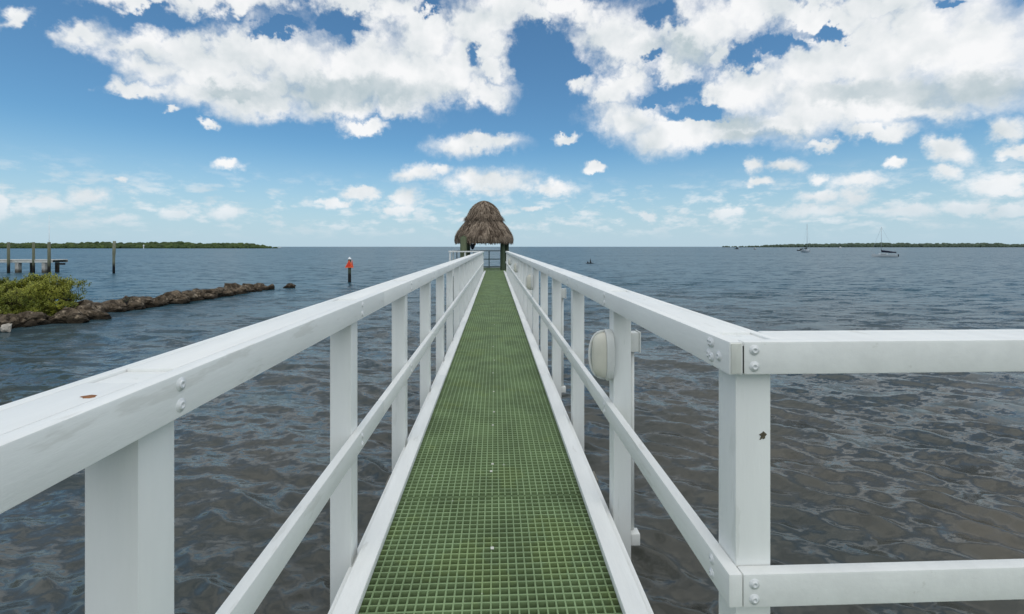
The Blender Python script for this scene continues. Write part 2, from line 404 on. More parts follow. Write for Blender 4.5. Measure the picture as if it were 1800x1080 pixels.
    mx2 = nt.nodes.new('ShaderNodeMix'); mx2.data_type = 'RGBA'; nt.links.new(dp.outputs[0], mx2.inputs[0]); nt.links.new(mx.outputs[2], mx2.inputs[6])
    mx2.inputs[7].default_value = (.016, .066, .095, 1); nt.links.new(mx2.outputs[2], b.inputs['Base Color'])
    ang = -(math.pi / 2 - main)
    # ripples too small to mesh: tilts of the surface, stronger where gusts touch it
    def colnz(scale, stretch, rot, det, rough, k):
        o_ = nz(scale, stretch, rot, det, rough, .4).node.outputs['Color']
        n_ = nt.nodes.new('ShaderNodeVectorMath'); n_.operation = 'SUBTRACT'; nt.links.new(o_, n_.inputs[0]); n_.inputs[1].default_value = (.5, .5, .5)
        n2 = nt.nodes.new('ShaderNodeVectorMath'); n2.operation = 'MULTIPLY'; nt.links.new(n_.outputs[0], n2.inputs[0]); n2.inputs[1].default_value = (k * .75, k, 0)
        return n2.outputs[0]
    f1 = colnz(3.6, (.55, 1.2, 0), ang, 3, .55, .95)
    f2 = colnz(.9, (.5, 1.2, 0), ang * .6, 2, .5, .22)
    f0 = colnz(11, (.6, 1.1, 0), ang * 1.2, 3, .55, 1.05)
    f3 = colnz(1.5, (.4, 1.25, 0), ang * .8, 4, .6, 5.0)      # chop the mesh is too coarse to carry
    cat_ = nt.nodes.new('ShaderNodeAttribute'); cat_.attribute_name = 'chop'
    ra_ = nt.nodes.new('ShaderNodeAttribute'); ra_.attribute_name = 'unresolved'; nt.links.new(ra_.outputs['Fac'], b.inputs['Roughness'])
    f3s = nt.nodes.new('ShaderNodeVectorMath'); f3s.operation = 'SCALE'; nt.links.new(f3, f3s.inputs[0]); nt.links.new(cat_.outputs['Fac'], f3s.inputs[3])
    ad = nt.nodes.new('ShaderNodeVectorMath'); ad.operation = 'ADD'; nt.links.new(f1, ad.inputs[0]); nt.links.new(f2, ad.inputs[1])
    for q_ in (f0, f3s.outputs[0]):
        a_ = nt.nodes.new('ShaderNodeVectorMath'); a_.operation = 'ADD'; nt.links.new(ad.outputs[0], a_.inputs[0]); nt.links.new(q_, a_.inputs[1]); ad = a_
    gu = nt.nodes.new('ShaderNodeMapRange'); nt.links.new(nz(.035, (.35, 1.3, 0), .15, 4, .6), gu.inputs[0])
    for i_, v_ in zip((1, 2, 3, 4), (.36, .64, .55, 1.25)): gu.inputs[i_].default_value = v_
    sc_ = nt.nodes.new('ShaderNodeVectorMath'); sc_.operation = 'SCALE'; nt.links.new(ad.outputs[0], sc_.inputs[0]); nt.links.new(gu.outputs[0], sc_.inputs[3])
    a2 = nt.nodes.new('ShaderNodeVectorMath'); a2.operation = 'ADD'; nt.links.new(geo.outputs['Normal'], a2.inputs[0]); nt.links.new(sc_.outputs[0], a2.inputs[1])
    nn = nt.nodes.new('ShaderNodeVectorMath'); nn.operation = 'NORMALIZE'; nt.links.new(a2.outputs[0], nn.inputs[0])
    nt.links.new(nn.outputs[0], b.inputs['Normal'])
    me.materials.append(m)
    return tag(link('water', me), 'dark rippled sea water reaching out to the horizon', None, None, 'structure')
water()

# ------------------------------------------------------------------ pier walkway
DZ = CAMZ - 1.455                         # deck level
XC = -.0175; GL, GRX = -.545, .512        # grating edges
PIER0, PIER1 = -2.2, 26.9
pier = thing('pier', 'long narrow pier with green grating deck and white edge boards', 'pier', (XC, 0, 0))
PITCH = .0381; NXC = 28; NYC = 32
def grating_mesh(nx, ny, name):
    b = .0036; bb = .0046; dpt = .036
    vs = []; fs = []
    def vid(p): vs.append(p); return len(vs) - 1
    W_, H_ = nx * PITCH, ny * PITCH
    T = {}; 
    for i in range(nx):
        for j in range(ny):
            x0, x1, y0, y1 = i * PITCH + b, (i + 1) * PITCH - b, j * PITCH + b, (j + 1) * PITCH - b
            a0, a1, c0, c1 = i * PITCH + bb, (i + 1) * PITCH - bb, j * PITCH + bb, (j + 1) * PITCH - bb
            T[i, j] = [vid((x0, y0, 0)), vid((x1, y0, 0)), vid((x1, y1, 0)), vid((x0, y1, 0)),
                       vid((a0, c0, -dpt)), vid((a1, c0, -dpt)), vid((a1, c1, -dpt)), vid((a0, c1, -dpt))]
            t = T[i, j]
            for k in range(4):
                k2 = (k + 1) % 4; fs.append((t[k], t[k2], t[4 + k2], t[4 + k]))
    for i in range(nx):
        for j in range(ny):
            t = T[i, j]
            if i + 1 < nx: u = T[i + 1, j]; fs.append((t[1], u[0], u[3], t[2]))
            if j + 1 < ny: u = T[i, j + 1]; fs.append((t[3], t[2], u[1], u[0]))
            if i + 1 < nx and j + 1 < ny: fs.append((t[2], T[i + 1, j][3], T[i + 1, j + 1][0], T[i, j + 1][1]))
    e = .0
    for j in range(ny):
        a = T[0, j]; p, q = vid((e, j * PITCH + (b if j else 0), 0)), vid((e, (j + 1) * PITCH - (b if j < ny - 1 else 0), 0)); fs.append((p, a[0], a[3], q))
        a = T[nx - 1, j]; p, q = vid((W_, j * PITCH + (b if j else 0), 0)), vid((W_, (j + 1) * PITCH - (b if j < ny - 1 else 0), 0)); fs.append((a[1], p, q, a[2]))
    for i in range(nx):
        a = T[i, 0]; p, q = vid((i * PITCH + b, 0.0007, 0)), vid(((i + 1) * PITCH - b, 0.0007, 0)); fs.append((p, q, a[1], a[0]))
        a = T[i, ny - 1]; p, q = vid((i * PITCH + b, H_ - .0007, 0)), vid(((i + 1) * PITCH - b, H_ - .0007, 0)); fs.append((a[3], a[2], q, p))
    o4 = [vid((0, .0007, 0)), vid((W_, .0007, 0)), vid((W_, .0007, -dpt)), vid((0, .0007, -dpt))]; fs.append(tuple(o4))
    o4 = [vid((0, H_ - .0007, 0)), vid((W_, H_ - .0007, 0)), vid((W_, H_ - .0007, -dpt)), vid((0, H_ - .0007, -dpt))]; fs.append(tuple(o4[::-1]))
    me = bpy.data.meshes.new(name); me.from_pydata(vs, [], fs); me.update(); me.materials.append(MGR)
    return me
gm = grating_mesh(NXC, NYC, 'grating_panel')
plen = NYC * PITCH + .004
y = PIER0; k = 0
while y < PIER1 - .3:
    dz = random.uniform(-.0015, .0015)
    link('grating_panel', gm, pier, (GL - .005 - XC, y, DZ + dz)); y += plen; k += 1
PIER1 = y
# kerb boards on the deck edges, fascia boards below them, joists, bearers, piles
def timber(name, x0, x1, y0, y1, z0, z1, parent, m=MW, b=.004):
    mb = MB(); cx, cy, cz = (x0 + x1) / 2, (y0 + y1) / 2, (z0 + z1) / 2
    mb.box(x0 - cx, x1 - cx, y0 - cy, y1 - cy, z0 - cz, z1 - cz, b)
    o = mb.build(name, m, parent, (cx - parent.location.x, cy - parent.location.y, cz - parent.location.z)); shade_auto(o)
    return o
KW = .088
for sgn, xe in ((-1, GL), (1, GRX)):
    y = PIER0
    while y < PIER1:
        y2 = min(y + 3.66, PIER1)
        j = random.uniform(-.002, .002)
        timber('edge_board', xe + sgn * (-.006) + j, xe + sgn * (KW - .006) + j, y + .0015, y2 - .0015, DZ + .003, DZ + .041, pier)
        timber('fascia_board', xe + sgn * (KW + .004), xe + sgn * (KW + .036), y + .0015, y2 - .0015, DZ - .26, DZ - .012, pier)
        y = y2
y = PIER0 + .1
while y < PIER1 - .2:
    timber('joist', GL - .06, GRX + .06, y, y + .04, DZ - .20, DZ - .040, pier, MJOIST); y += .61
pm = MB(); pm.tube([(0, 0, -1.5), (0, 0, DZ - .265)], .125, 14)
pme = pm.mesh('pile', True); pme.materials.append(MTREATD)
y = -1.6
while y < PIER1:
    timber('bearer', GL - .25, GRX + .25, y - .07, y + .07, DZ - .44, DZ - .265, pier, MJOIST)
    for x in (GL + .06, GRX - .06): link('pile', pme, pier, (x - XC, y, -.178))
    y += 2.52
# white hold-down clips down the middle
cm = MB(); cm.box(-.008, .008, -.009, .009, 0, .004, .0015); cme = cm.mesh('clip'); cme.materials.append(MCLIP)
cy_ = [1.45, 2.22, 2.98, 3.08, 3.75, 4.05, 4.62, 5.3, 5.9, 6.7, 7.5, 8.6, 9.5, 10.7, 12, 13.4, 15, 17, 19.5, 22]
for yy in cy_: link('clip', cme, pier, (-.018 + random.uniform(-.012, .012) - XC + .0, yy, DZ + .0025))
# landing deck on the near side, behind the cross rail
lg = grating_mesh(64, NYC, 'landing_grating')
LX0 = GRX + KW + .05; LY1 = 1.172            # the landing stops just short of the cross rail's posts
for i_ in range(3): link('grating_panel', lg, pier, (LX0 - XC, LY1 - (i_ + 1) * plen, DZ - .002))
timber('fascia_board', LX0, LX0 + 2.75, LY1 + .006, LY1 + .044, DZ - .26, DZ - .012, pier)
for x in (.75, 1.4, 2.05, 2.65): timber('joist', x, x + .04, -2.4, LY1, DZ - .20, DZ - .042, pier, MJOIST)
for yv in (.6, -1.4):
    timber('bearer', LX0 + .02, LX0 + 2.4, yv - .07, yv + .07, DZ - .44, DZ - .205, pier, MJOIST)
    for x in (1.35, 2.6): link('pile', pme, pier, (x - XC, yv, -.178))

# ------------------------------------------------------------------ railings
ZT, ZB = CAMZ - .249, CAMZ - .336          # top rail
ZM1, ZM0 = CAMZ - .858, CAMZ - .946        # mid rail
TB = .037; PW = .097; OB = .028
def bolt_mesh():
    mb = MB()
    prof = [(.0, .0105), (.0075, .0105), (.0075, .006), (.0165, .0045), (.0185, .002), (.0185, 0)]
    prof = [(0, .0035), (.0045, .0035), (.005, .0065), (.0085, .0075), (.0105, .006), (.011, .0035), (.0165, .003), (.018, 0)]
    n = 16; vs = []; fs = []
    for (r_, h) in prof[1:]:
        for k in range(n): vs.append((h, r_ * math.cos(2 * math.pi * k / n), r_ * math.sin(2 * math.pi * k / n)))
    c = len(vs); vs.append((.002, 0, 0))
    for k in range(n): fs.append((c, k, (k + 1) % n))
    for i in range(len(prof) - 2):
        for k in range(n): fs.append((i * n + k, (i + 1) * n + k, (i + 1) * n + (k + 1) % n, i * n + (k + 1) % n))
    vs = [tuple(c_ * .78 for c_ in v_) for v_ in vs]
    mb.add(vs, fs); me = mb.mesh('bolt', True); me.materials.append(MBOLT); return me
BOLT = bolt_mesh()
def bolt(parent, x, y, z, face):            # face: '+x','-x','-y'
    o = link('bolt', BOLT, parent)
    p = Vector((x, y, z)) - parent.matrix_world.translation if False else Vector((x, y, z))
    q = parent
    while q: p = p - q.location; q = q.parent
    o.location = p
    o.rotation_euler = {'+x': (random.uniform(0, 6), 0, 0), '-x': (random.uniform(0, 6), 0, math.pi), '-y': (0, 0, -math.pi / 2)}[face]
    return o
postm = MB(); postm.box(-PW / 2, PW / 2, -PW / 2, PW / 2, DZ - .30, ZT - .006, .004)
postme = postm.mesh('post'); postme.materials.append(MPOST)
postme.polygons.foreach_set('use_smooth', [True] * len(postme.polygons)); postme.set_sharp_from_angle(angle=R(40))

def side_rail(root, sgn, xi, y0, y1, posts, first_len):
    """xi: plane of the walkway faces of the rails; sgn -1 left, +1 right"""
    f = '+x' if sgn < 0 else '-x'
    cuts = [y0]; yy = y0 + first_len
    while yy < y1 - .6: cuts.append(yy); yy += 3.8
    cuts.append(y1)
    boards = []
    for a, b in zip(cuts[:-1], cuts[1:]):
        j = random.uniform(-.0015, .0015)
        boards.append((a, b, timber('top_rail', xi + j, xi + j + sgn * TB, a + .001, b - .001, ZB, ZT, root, MW, .0045)))
        timber('outer_rail', xi + sgn * (TB + PW + .001), xi + sgn * (TB + OB + PW), a + .001, b - .001, ZB + .001, ZT - .001, root, MW, .0045)
        timber('mid_rail', xi, xi + sgn * TB, a + .001, b - .001, ZM0, ZM1, root, MW, .006)
    mids = [o for o in root.children if o.name.startswith('mid_rail')]
    pts = sorted(posts)
    for i, yp in enumerate(pts):
        o = link('post', postme, root, (xi + sgn * (TB + PW / 2 + .0005) - root.location.x, yp + PW / 2 - root.location.y, 0 - root.location.z))
        o.rotation_euler = (0, 0, random.choice((0, math.pi)))
        a = yp + PW + .0005; b_ = (pts[i + 1] - .0005) if i + 1 < len(pts) else y1
        if b_ > a: timber('filler_block', xi + sgn * (TB + .001), xi + sgn * (TB + PW - .001), a, b_, ZB + .004, ZT - .0012, root, MW, .001)
        if i == 0 and yp > y0 + .05: timber('filler_block', xi + sgn * (TB + .001), xi + sgn * (TB + PW - .001), y0, yp - .0005, ZB + .004, ZT - .0012, root, MW, .001)
        yc = yp + PW / 2 + random.uniform(-.006, .012)
        if yp < 15:
            par = next(bd[2] for bd in boards if bd[0] <= yc <= bd[1])
            bolt(par, xi, yc, ZT - .022, f); bolt(par, xi, yc + random.uniform(-.002, .002), ZB + .024, f)
            mp_ = min((m for m in mids if abs(m.location.y + root.location.y - yc) < 2.2), key=lambda m: abs(m.location.y + root.location.y - yc))
            if yp < 8:
                bolt(mp_, xi, yc, ZM1 - .024, f); bolt(mp_, xi, yc, ZM0 + .024, f)
XL, XR = -.619, .612
lp = [-1.65 + 1.262 * k for k in range(-0, 24)]
lp = [.874 + 1.26 * k for k in range(-2, 21)]
YE_L = 26.35
rail_l = thing('railing', 'white timber railing along the left edge of the pier walkway', 'railing', (XL, -1.7, DZ), 0, 'railings of the pier walkway')
bpy.context.view_layer.update()
side_rail(rail_l, -1, XL, -1.75, YE_L, [p for p in lp if p < YE_L - .1] + [YE_L - PW], 4.35)
# bare wood chip and bird dropping
def patch(name, m, parent, pts, h, normal, origin):
    mb = MB(); n = len(pts); o = Vector(origin)
    if normal == 'z': vs = [(p[0], p[1], 0) for p in pts] + [(p[0] * .8, p[1] * .8, h) for p in pts]
    else: vs = [(p[0], 0, p[1]) for p in pts] + [(p[0] * .8, -h, p[1] * .8) for p in pts]
    fs = [tuple(range(n, 2 * n))] + [(k, (k + 1) % n, n + (k + 1) % n, n + k) for k in range(n)]
    if normal != 'z': pass
    mb.add(vs, fs); ob = mb.build(name, m, parent)
    p = o; q = parent
    while q: p = p - q.location; q = q.parent
    ob.location = p; return ob
blob = [(.017 * math.cos(a) * random.uniform(.4, 1.1), .010 * math.sin(a) * random.uniform(.4, 1.1)) for a in np.linspace(0, 6.1, 11)]
pp = WZ(157, .249 * F / (697 - HOR)); patch('bare_wood_chip', MSTAIN, rail_l, blob, .0012, 'z', (pp.x, pp.y, ZT - .001))

YC0 = 1.182                                # near face of the cross rail
rail_r = thing('railing', 'white timber railing on the right of the walkway, turning a corner along the landing', 'railing', (XR, YC0, DZ), 0, 'railings of the pier walkway')
bpy.context.view_layer.update()
rp = [YC0 + TB + .002] + [2.50 + 1.325 * k for k in range(0, 19)]
YE_R = 26.6
side_rail(rail_r, 1, XR, YC0, YE_R, [p for p in rp if p < YE_R - .1] + [YE_R - PW], 3.0)
xe = XR + TB
timber('cross_rail', xe + .003, xe + 3.0, YC0 + .001, YC0 + TB, ZB, ZT, rail_r, MW, .006)
timber('cross_rail', xe + PW + OB + .004, xe + 3.0, YC0 + TB + PW, YC0 + TB + OB + PW, ZB + .001, ZT - .001, rail_r, MW, .006)
timber('filler_block', xe + PW + .003, xe + 3.0, YC0 + TB + .001, YC0 + TB + PW - .001, ZB + .004, ZT - .0012, rail_r, MW, .001)
timber('cross_mid_rail', xe + .002, xe + 3.0, YC0 + .001, YC0 + TB, ZM0 - .001, ZM1 - .001, rail_r, MW, .006)
for x in (1.55, 2.9):
    o = link('post', postme, rail_r, (xe + x - XR, TB + PW / 2 + .001, -DZ))
mids = [o for o in rail_r.children if o.name.startswith('cross_rail')]; cr = mids[0]
cmr = [o for o in rail_r.children if o.name.startswith('cross_mid')][0]
for z in (ZT - .022, ZB + .022): bolt(cr, xe + .030, YC0 + .001, z, '-y'); bolt(cr, xe + 1.65, YC0 + .001, z, '-y')
for z in (ZM1 - .026, ZM0 + .022): bolt(cmr, xe + .030, YC0 + .001, z, '-y'); bolt(cmr, xe + 1.65, YC0 + .001, z, '-y')
tr0 = [o for o in rail_r.children if o.name.startswith('top_rail')][0]
for (yy, z) in ((YC0 + .055, ZT - .05), (YC0 + .115, ZB + .03), (YC0 + .11, ZT - .022)): bolt(tr0, XR, yy, z, '-x')
# weathered end grain cap of the corner boards and the dark joint
timber('end_grain', XR + .004, XR + TB - .005, YC0 - .0025, YC0 + .002, ZB + .004, ZT - .004, rail_r, MEND, .002)
timber('joint_gap', XR + TB - .0015, XR + TB + .0045, YC0 + .004, YC0 + .03, ZB + .004, ZT - .012, rail_r, MDARK, 0)
blob = [(.013 * math.cos(a) * random.uniform(.3, 1.1), .014 * math.sin(a) * random.uniform(.3, 1.2)) for a in np.linspace(0, 6.0, 13)]
pp = WZ(1338, YC0 + .06); patch('bird_dropping', MDROP, rail_r, blob, .0015, 'y', (XR + TB + .075, YC0 + TB + .0015, CAMZ - (763 - HOR) / F * 1.265))

# ------------------------------------------------------------------ lamps and boxes on the right-hand posts
def lamp_build():
    root = thing('bulkhead_lamp', 'x', 'lamp', (0, 0, 0), 0, 'oval bulkhead lamps on the railing posts')
    def oval(mb, prof, n=28, sq=2.6, mi=0):       # prof: (scale_y, scale_z, -x depth)
        vs = []; fs = []
        for (a, b, d) in prof:
            for k in range(n):
                t_ = 2 * math.pi * k / n; c, s_ = math.cos(t_), math.sin(t_)
                vs.append((-d, a * math.copysign(abs(c) ** (2 / sq), c), b * math.copysign(abs(s_) ** (2 / sq), s_)))
        for i in range(len(prof) - 1):
            for k in range(n): fs.append((i * n + k, (i + 1) * n + k, (i + 1) * n + (k + 1) % n, i * n + (k + 1) % n))
        fs.append(tuple(len(vs) - n + k for k in range(n))[::-1]); mb.add(vs, fs)
    b = MB(); oval(b, [(.072, .137, 0), (.075, .141, .008), (.075, .141, .030), (.070, .135, .038), (.062, .126, .040)]); o = b.build('housing', MPLAS, root, smooth=True); shade_auto(o, 35)
    b = MB(); oval(b, [(.062, .126, .041), (.060, .124, .060), (.055, .116, .080), (.045, .103, .096), (.030, .080, .106), (.012, .040, .110)]); b.build('lens', MLENS, root, smooth=True)
    b = MB()
    for sg in (0,):
        pts = [(-.038, sg, .133)] + [(-.04 - .084 * math.sin(t_) ** .75, sg, .130 * math.cos(t_)) for t_ in np.linspace(.12, math.pi - .12, 15)] + [(-.038, sg, -.133)]
        b.tube(pts, .007, 8)
    b.build('guard_rib', MPLAS, root, smooth=True)
    return root
lamp0 = lamp_build()
rps = sorted(p for p in rp)
labels = ['nearest cream oval lamp on the second post of the right railing', 'second oval lamp along the right railing, half hidden by the mid rail',
          'third oval lamp, small, far along the right railing', 'farthest oval lamp, close to the hut end of the right railing']
for i, k in enumerate((1, 5, 9, 13)):
    o = lamp0 if i == 0 else dup(lamp0)
    o.location = (XR + TB - .0008, rps[k] + PW / 2 - .005, CAMZ - .600 + (0 if i else 0)); o['label'] = labels[i]
def outlet_box(yp, label):
    r = thing('outlet_box', label, 'outlet box', (XR + TB + PW + .001, yp, CAMZ - .525), 0, 'outlet boxes on the railing posts')
    b = MB(); b.box(0, .047, .010, .085, -.055, .050, .005); shade_auto(b.build('box', MPLAS, r))
    b = MB(); b.box(.0475, .056, .006, .089, -.06, .055, .003); shade_auto(b.build('lid', MPLAS, r))
    b = MB(); b.tube([(.018, .05, -.056), (.018, .05, -1.05)], .013, 10); b.build('conduit', MPLAS, r, smooth=True)
    b = MB(); b.box(.0, .05, .0, .06, -1.115, -1.052, .004); shade_auto(b.build('junction_box', MPLAS, r))
outlet_box(rps[1], 'white outlet box and conduit on the post carrying the nearest lamp')
outlet_box(rps[3], 'small white outlet box on the fourth post of the right railing')

# ------------------------------------------------------------------ end platform (part of the pier) and hut
HX, HY = WZ(851, 29.3).x, WZ(851, 29.3).y
PX0, PX1, PY0, PY1 = -2.72, .86, PIER1 + .01, 32.0
pg = grating_mesh(int((PX1 - PX0) / PITCH), NYC, 'platform_grating')
y = PY0
while y < PY1 - .3: link('grating_panel', pg, pier, (PX0 - XC, y, DZ)); y += plen
PY1 = y
for (a, b_, c, d) in ((PX0 - .04, PX0 - .003, PY0, PY1), (PX1 + .003, PX1 + .04, PY0, PY1), (PX0, PX1, PY1 + .003, PY1 + .04), (PX0, GL - KW - .05, PY0 - .04, PY0 - .003)):
    timber('fascia_board', a, b_, c, d, DZ - .26, DZ + .02, pier)
yy = PY0 + .2
while yy < PY1: timber('joist', PX0 + .01, PX1 - .01, yy, yy + .045, DZ - .22, DZ - .042, pier, MJOIST); yy += .61
for x in (PX0 + .3, PX1 - .3):
    for yv in (PY0 + .5, PY1 - .4): link('pile', pme, pier, (x - XC, yv, -.12))

def small_railing(root, p0, p1, posts, m=MW, mid=True, low=True, w=.09):
    p0, p1 = Vector((*p0, 0)), Vector((*p1, 0)); d = (p1 - p0); Lh = d.length; d.normalize(); ang = math.atan2(d.y, d.x)
    def bar(name, s0, s1, z0, z1, th, off=0):
        mb = MB(); mb.box(s0, s1, -th / 2 + off, th / 2 + off, z0, z1, .004); o = mb.build(name, m, root); o.rotation_euler = (0, 0, ang)
        o.location = p0 - root.location; o.location.z = DZ - root.location.z; return o
    bar('top_rail', 0, Lh, 1.135, 1.206, w + .04)
    if mid: bar('mid_rail', .05, Lh - .05, .56, .63, .038)
    if low: bar('bottom_rail', .05, Lh - .05, .03, .11, .038)
    for s_ in posts: bar('post', s_ * (Lh - .08) , s_ * (Lh - .08) + .08, -.2, 1.134, .08)
rf = thing('railing', 'short white railing running left from the pier to the hut platform corner', 'railing', (PX0, PY0, DZ))
small_railing(rf, (PX0 + .05, PY0 - .02), (XL - .22, PY0 - .02), (0, .5, 1))
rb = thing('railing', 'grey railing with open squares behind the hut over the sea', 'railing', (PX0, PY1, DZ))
small_railing(rb, (PX0 + .05, PY1 - .1), (PX1 - .05, PY1 - .1), (0, .345, .655, 1), mat('grey_rail', (.24, .29, .32), .6, .1, 6))  # one even grey on every bar of this railing
rs = thing('railing', 'side railing on the left edge of the hut platform', 'railing', (PX0, PY0, DZ))
small_railing(rs, (PX0 + .05, PY0 + .08), (PX0 + .05, PY1 - .2), (.5,))

hut = thing('thatched_hut', 'small open hut with shaggy bell shaped palm thatch roof at pier end', 'hut', (HX, HY, DZ))
u = 29.3 / F                                   # metres per photo pixel at the hut
prof = [(353, 0.5), (354.2, 5.5), (357, 11), (361.5, 17.5), (369, 24), (377, 27.6), (384, 29), (388, 30.5), (394, 35.5), (401, 41), (408, 46), (414, 49.2), (418.5, 51), (421.5, 51.2), (423.5, 49), (424.5, 45)]
pz = [(CAMZ - DZ + (HOR - y_) * u, r_ * u * .972) for y_, r_ in prof]
def hut_pt(z, r_, th, sq=3.0):
    c, s_ = math.cos(th), math.sin(th)
    k = (abs(c) ** sq + abs(s_) ** sq) ** (-1 / sq); k = 1 + (k - 1) * .55
    return Vector((r_ * k * c, r_ * k * s_, z))
b = MB(); n = 40; vs = []; fs = []
inner = [(z - .22, max(r_ - .12, .01)) for z, r_ in reversed(pz[:-2])]
allp = pz + inner
for z, r_ in allp:
    for k in range(n):
        th = 2 * math.pi * k / n
        p = hut_pt(z, r_ * .97, th); p *= 1; nn = mnoise.noise(Vector((p.x * 2.2, p.y * 2.2, z * 2.2))) * .05
        vs.append((p.x * (1 + nn * .6), p.y * (1 + nn * .6), p.z))
for i in range(len(allp) - 1):
    for k in range(n): fs.append((i * n + k, (i + 1) * n + k, (i + 1) * n + (k + 1) % n, i * n + (k + 1) % n))
b.add(vs, fs); roof = b.build('roof', MTHB, hut, smooth=True)
# thatch fronds: thin blades laid down the slope in shaggy courses
b = MB()
zs = np.array([p[0] for p in pz[:14]]); rs_ = np.array([p[1] for p in pz[:14]])
seg = np.concatenate([[0], np.cumsum(np.hypot(np.diff(zs), np.diff(rs_)))]); tot = seg[-1]
def on(s): return float(np.interp(s, seg, zs)), float(np.interp(s, seg, rs_))
random.seed(11)
def blade(s, th, ln, w, lift, tone, droop=.0):
    st = []
    for q in (0, .5, 1):
        ss = s + ln * q
        z, r_ = on(min(ss, tot))
        ex = max(0, ss - tot)
        p = hut_pt(z - ex * .95, r_ + lift * q - ex * .1, th)
        st.append(p)
    tang = Vector((-math.sin(th), math.cos(th), 0)); sk = random.gauss(0, .10)
    vs = []
    for q, p in zip((0, .5, 1), st):
        ww = w * (1 - .55 * q); off = tang * (sk * ln * q)
        vs += [p + off - tang * ww, p + off + tang * ww]
    b.add(vs, [(0, 1, 3, 2), (2, 3, 5, 4)], tone)
tuft = lambda s, th: .6 * mnoise.noise(Vector((math.cos(th) * 5, math.sin(th) * 5, s * 2.2))) + .8 * mnoise.noise(Vector((math.cos(th) * 14, math.sin(th) * 14, s * 3.5)))
for i in range(15000):
    s = tot * math.sqrt(random.random()) * .99; th = random.uniform(0, 2 * math.pi)
    tn = min(1, max(0, .40 + .85 * tuft(s, th) + random.gauss(0, .2)))
    blade(s - .12, th, random.uniform(.25, .55), random.uniform(.012, .034), random.uniform(.01, .09) + .09 * max(0, tuft(s, th)), tn)
sk_s = float(np.interp(-(CAMZ - DZ + (HOR - 386) * u), -zs, seg))
for i in range(1500):                          # ragged lip where the upper tier overhangs the skirt
    th = random.uniform(0, 2 * math.pi); s = sk_s - .28 + random.gauss(0, .06)
    blade(s, th, random.uniform(.22, .42), random.uniform(.008, .018), random.uniform(.14, .3), min(1, max(0, random.gauss(.4, .3))))
for i in range(3200):                          # fringe at the eave
    th = random.uniform(0, 2 * math.pi)
    blade(tot - random.uniform(.15, .3), th, random.uniform(.22, .46), random.uniform(.007, .018), random.uniform(.0, .08), min(1, max(0, random.gauss(.25, .25))))
th_o = b.build('thatch', MTH, roof); th_o['kind'] = 'stuff'
def hpost(x, y, r_, ztop, m=MTREAT):
    b = MB(); b.tube([(0, 0, -DZ - .8), (0, 0, .8), (0, 0, ztop)], [r_ * 1.03, r_, r_ * .95], 16)
    return b.build('post', m, hut, (x - HX, y - HY, 0), smooth=False)
MTREATL = mat('pale_green_pile', (.17, .20, .115), .85, .35, 6, .005, 25, (3, 3, .4), object_space=False)
fl = WZ(814.6, 27.45); o = hpost(fl.x, fl.y, .20, 2.06, MTREATL); shade_auto(o); o['label'] = 'pale green round post at the front left corner'
fr = WZ(883.6, 28.5); shade_auto(hpost(fr.x, fr.y, .15, 2.2))
bl = WZ(822.6, 31.2); shade_auto(hpost(bl.x, bl.y, .16, 2.2))
br = WZ(886.5, 31.2); shade_auto(hpost(br.x, br.y, .16, 2.2))
mr_ = WZ(891, 29.3); shade_auto(hpost(mr_.x, mr_.y, .13, 2.2))
for (p, q) in ((bl, br), (fl, bl), (fr, br)):
    p = Vector((p.x - HX, p.y - HY, 2.06)); q = Vector((q.x - HX, q.y - HY, 2.06)); b = MB(); b.tube([p, q], .075, 8); b.build('beam', MTREAT, hut, smooth=True)
for k in range(12):
    th = 2 * math.pi * k / 12; b = MB(); p = hut_pt(2.1, 1.6, th); b.tube([p, (0, 0, 3.55)], .035, 6); b.build('rafter', MTREAT, hut, smooth=True)
# hammock
hm = thing('hammock', 'dark hammock slung from the left post inside the hut', 'hammock', (bl.x, bl.y, DZ))
A = Vector((bl.x + .1, bl.y - .2, CAMZ + .30)); B = WZ(836.5, 29.4, CAMZ + .27)
b = MB(); n_ = 14; m_n = 6; vs = []; fs = []
for i in range(n_ + 1):
    t_ = i / n_; p = A.lerp(B, t_); sag = 4 * t_ * (1 - t_) * .60; wd = .06 + .55 * math.sin(math.pi * t_) ** .8
    for j in range(m_n + 1):
        s_ = j / m_n - .5
        vs.append(p + Vector((0, s_ * wd * 1.6, -sag * .8 + (abs(s_) * 2) ** 2 * wd * .6)) - hm.location)
for i in range(n_):
    for j in range(m_n): a = i * (m_n + 1) + j; fs.append((a, a + 1, a + m_n + 2, a + m_n + 1))
b.add(vs, fs); b.build('cloth', MNAVY, hm, smooth=True)
b = MB(); b.tube([B - hm.location, Vector((B.x + .25, B.y - .3, DZ + 2.02)) - hm.location], .012, 6); b.build('rope', MNAVY, hm)
gb = thing('green_bucket', 'small bright green container at the end of the left railing', 'container', (WZ(847.5, 27.3).x, WZ(847.5, 27.3).y, DZ + .83))
b = MB(); b.tube([(0, 0, .0), (0, 0, .02), (0, 0, .30)], [.075, .085, .10], 14); b.build('body', MGREENP, gb, smooth=False)
b = MB(); b.tube([(0, 0, .30), (0, 0, .325)], [.108, .108], 14); b.build('rim', MGREENP, gb)
b = MB(); b.box(-.25, .1, -.03, .03, -.03, -.001); b.build('bracket', MW, gb)

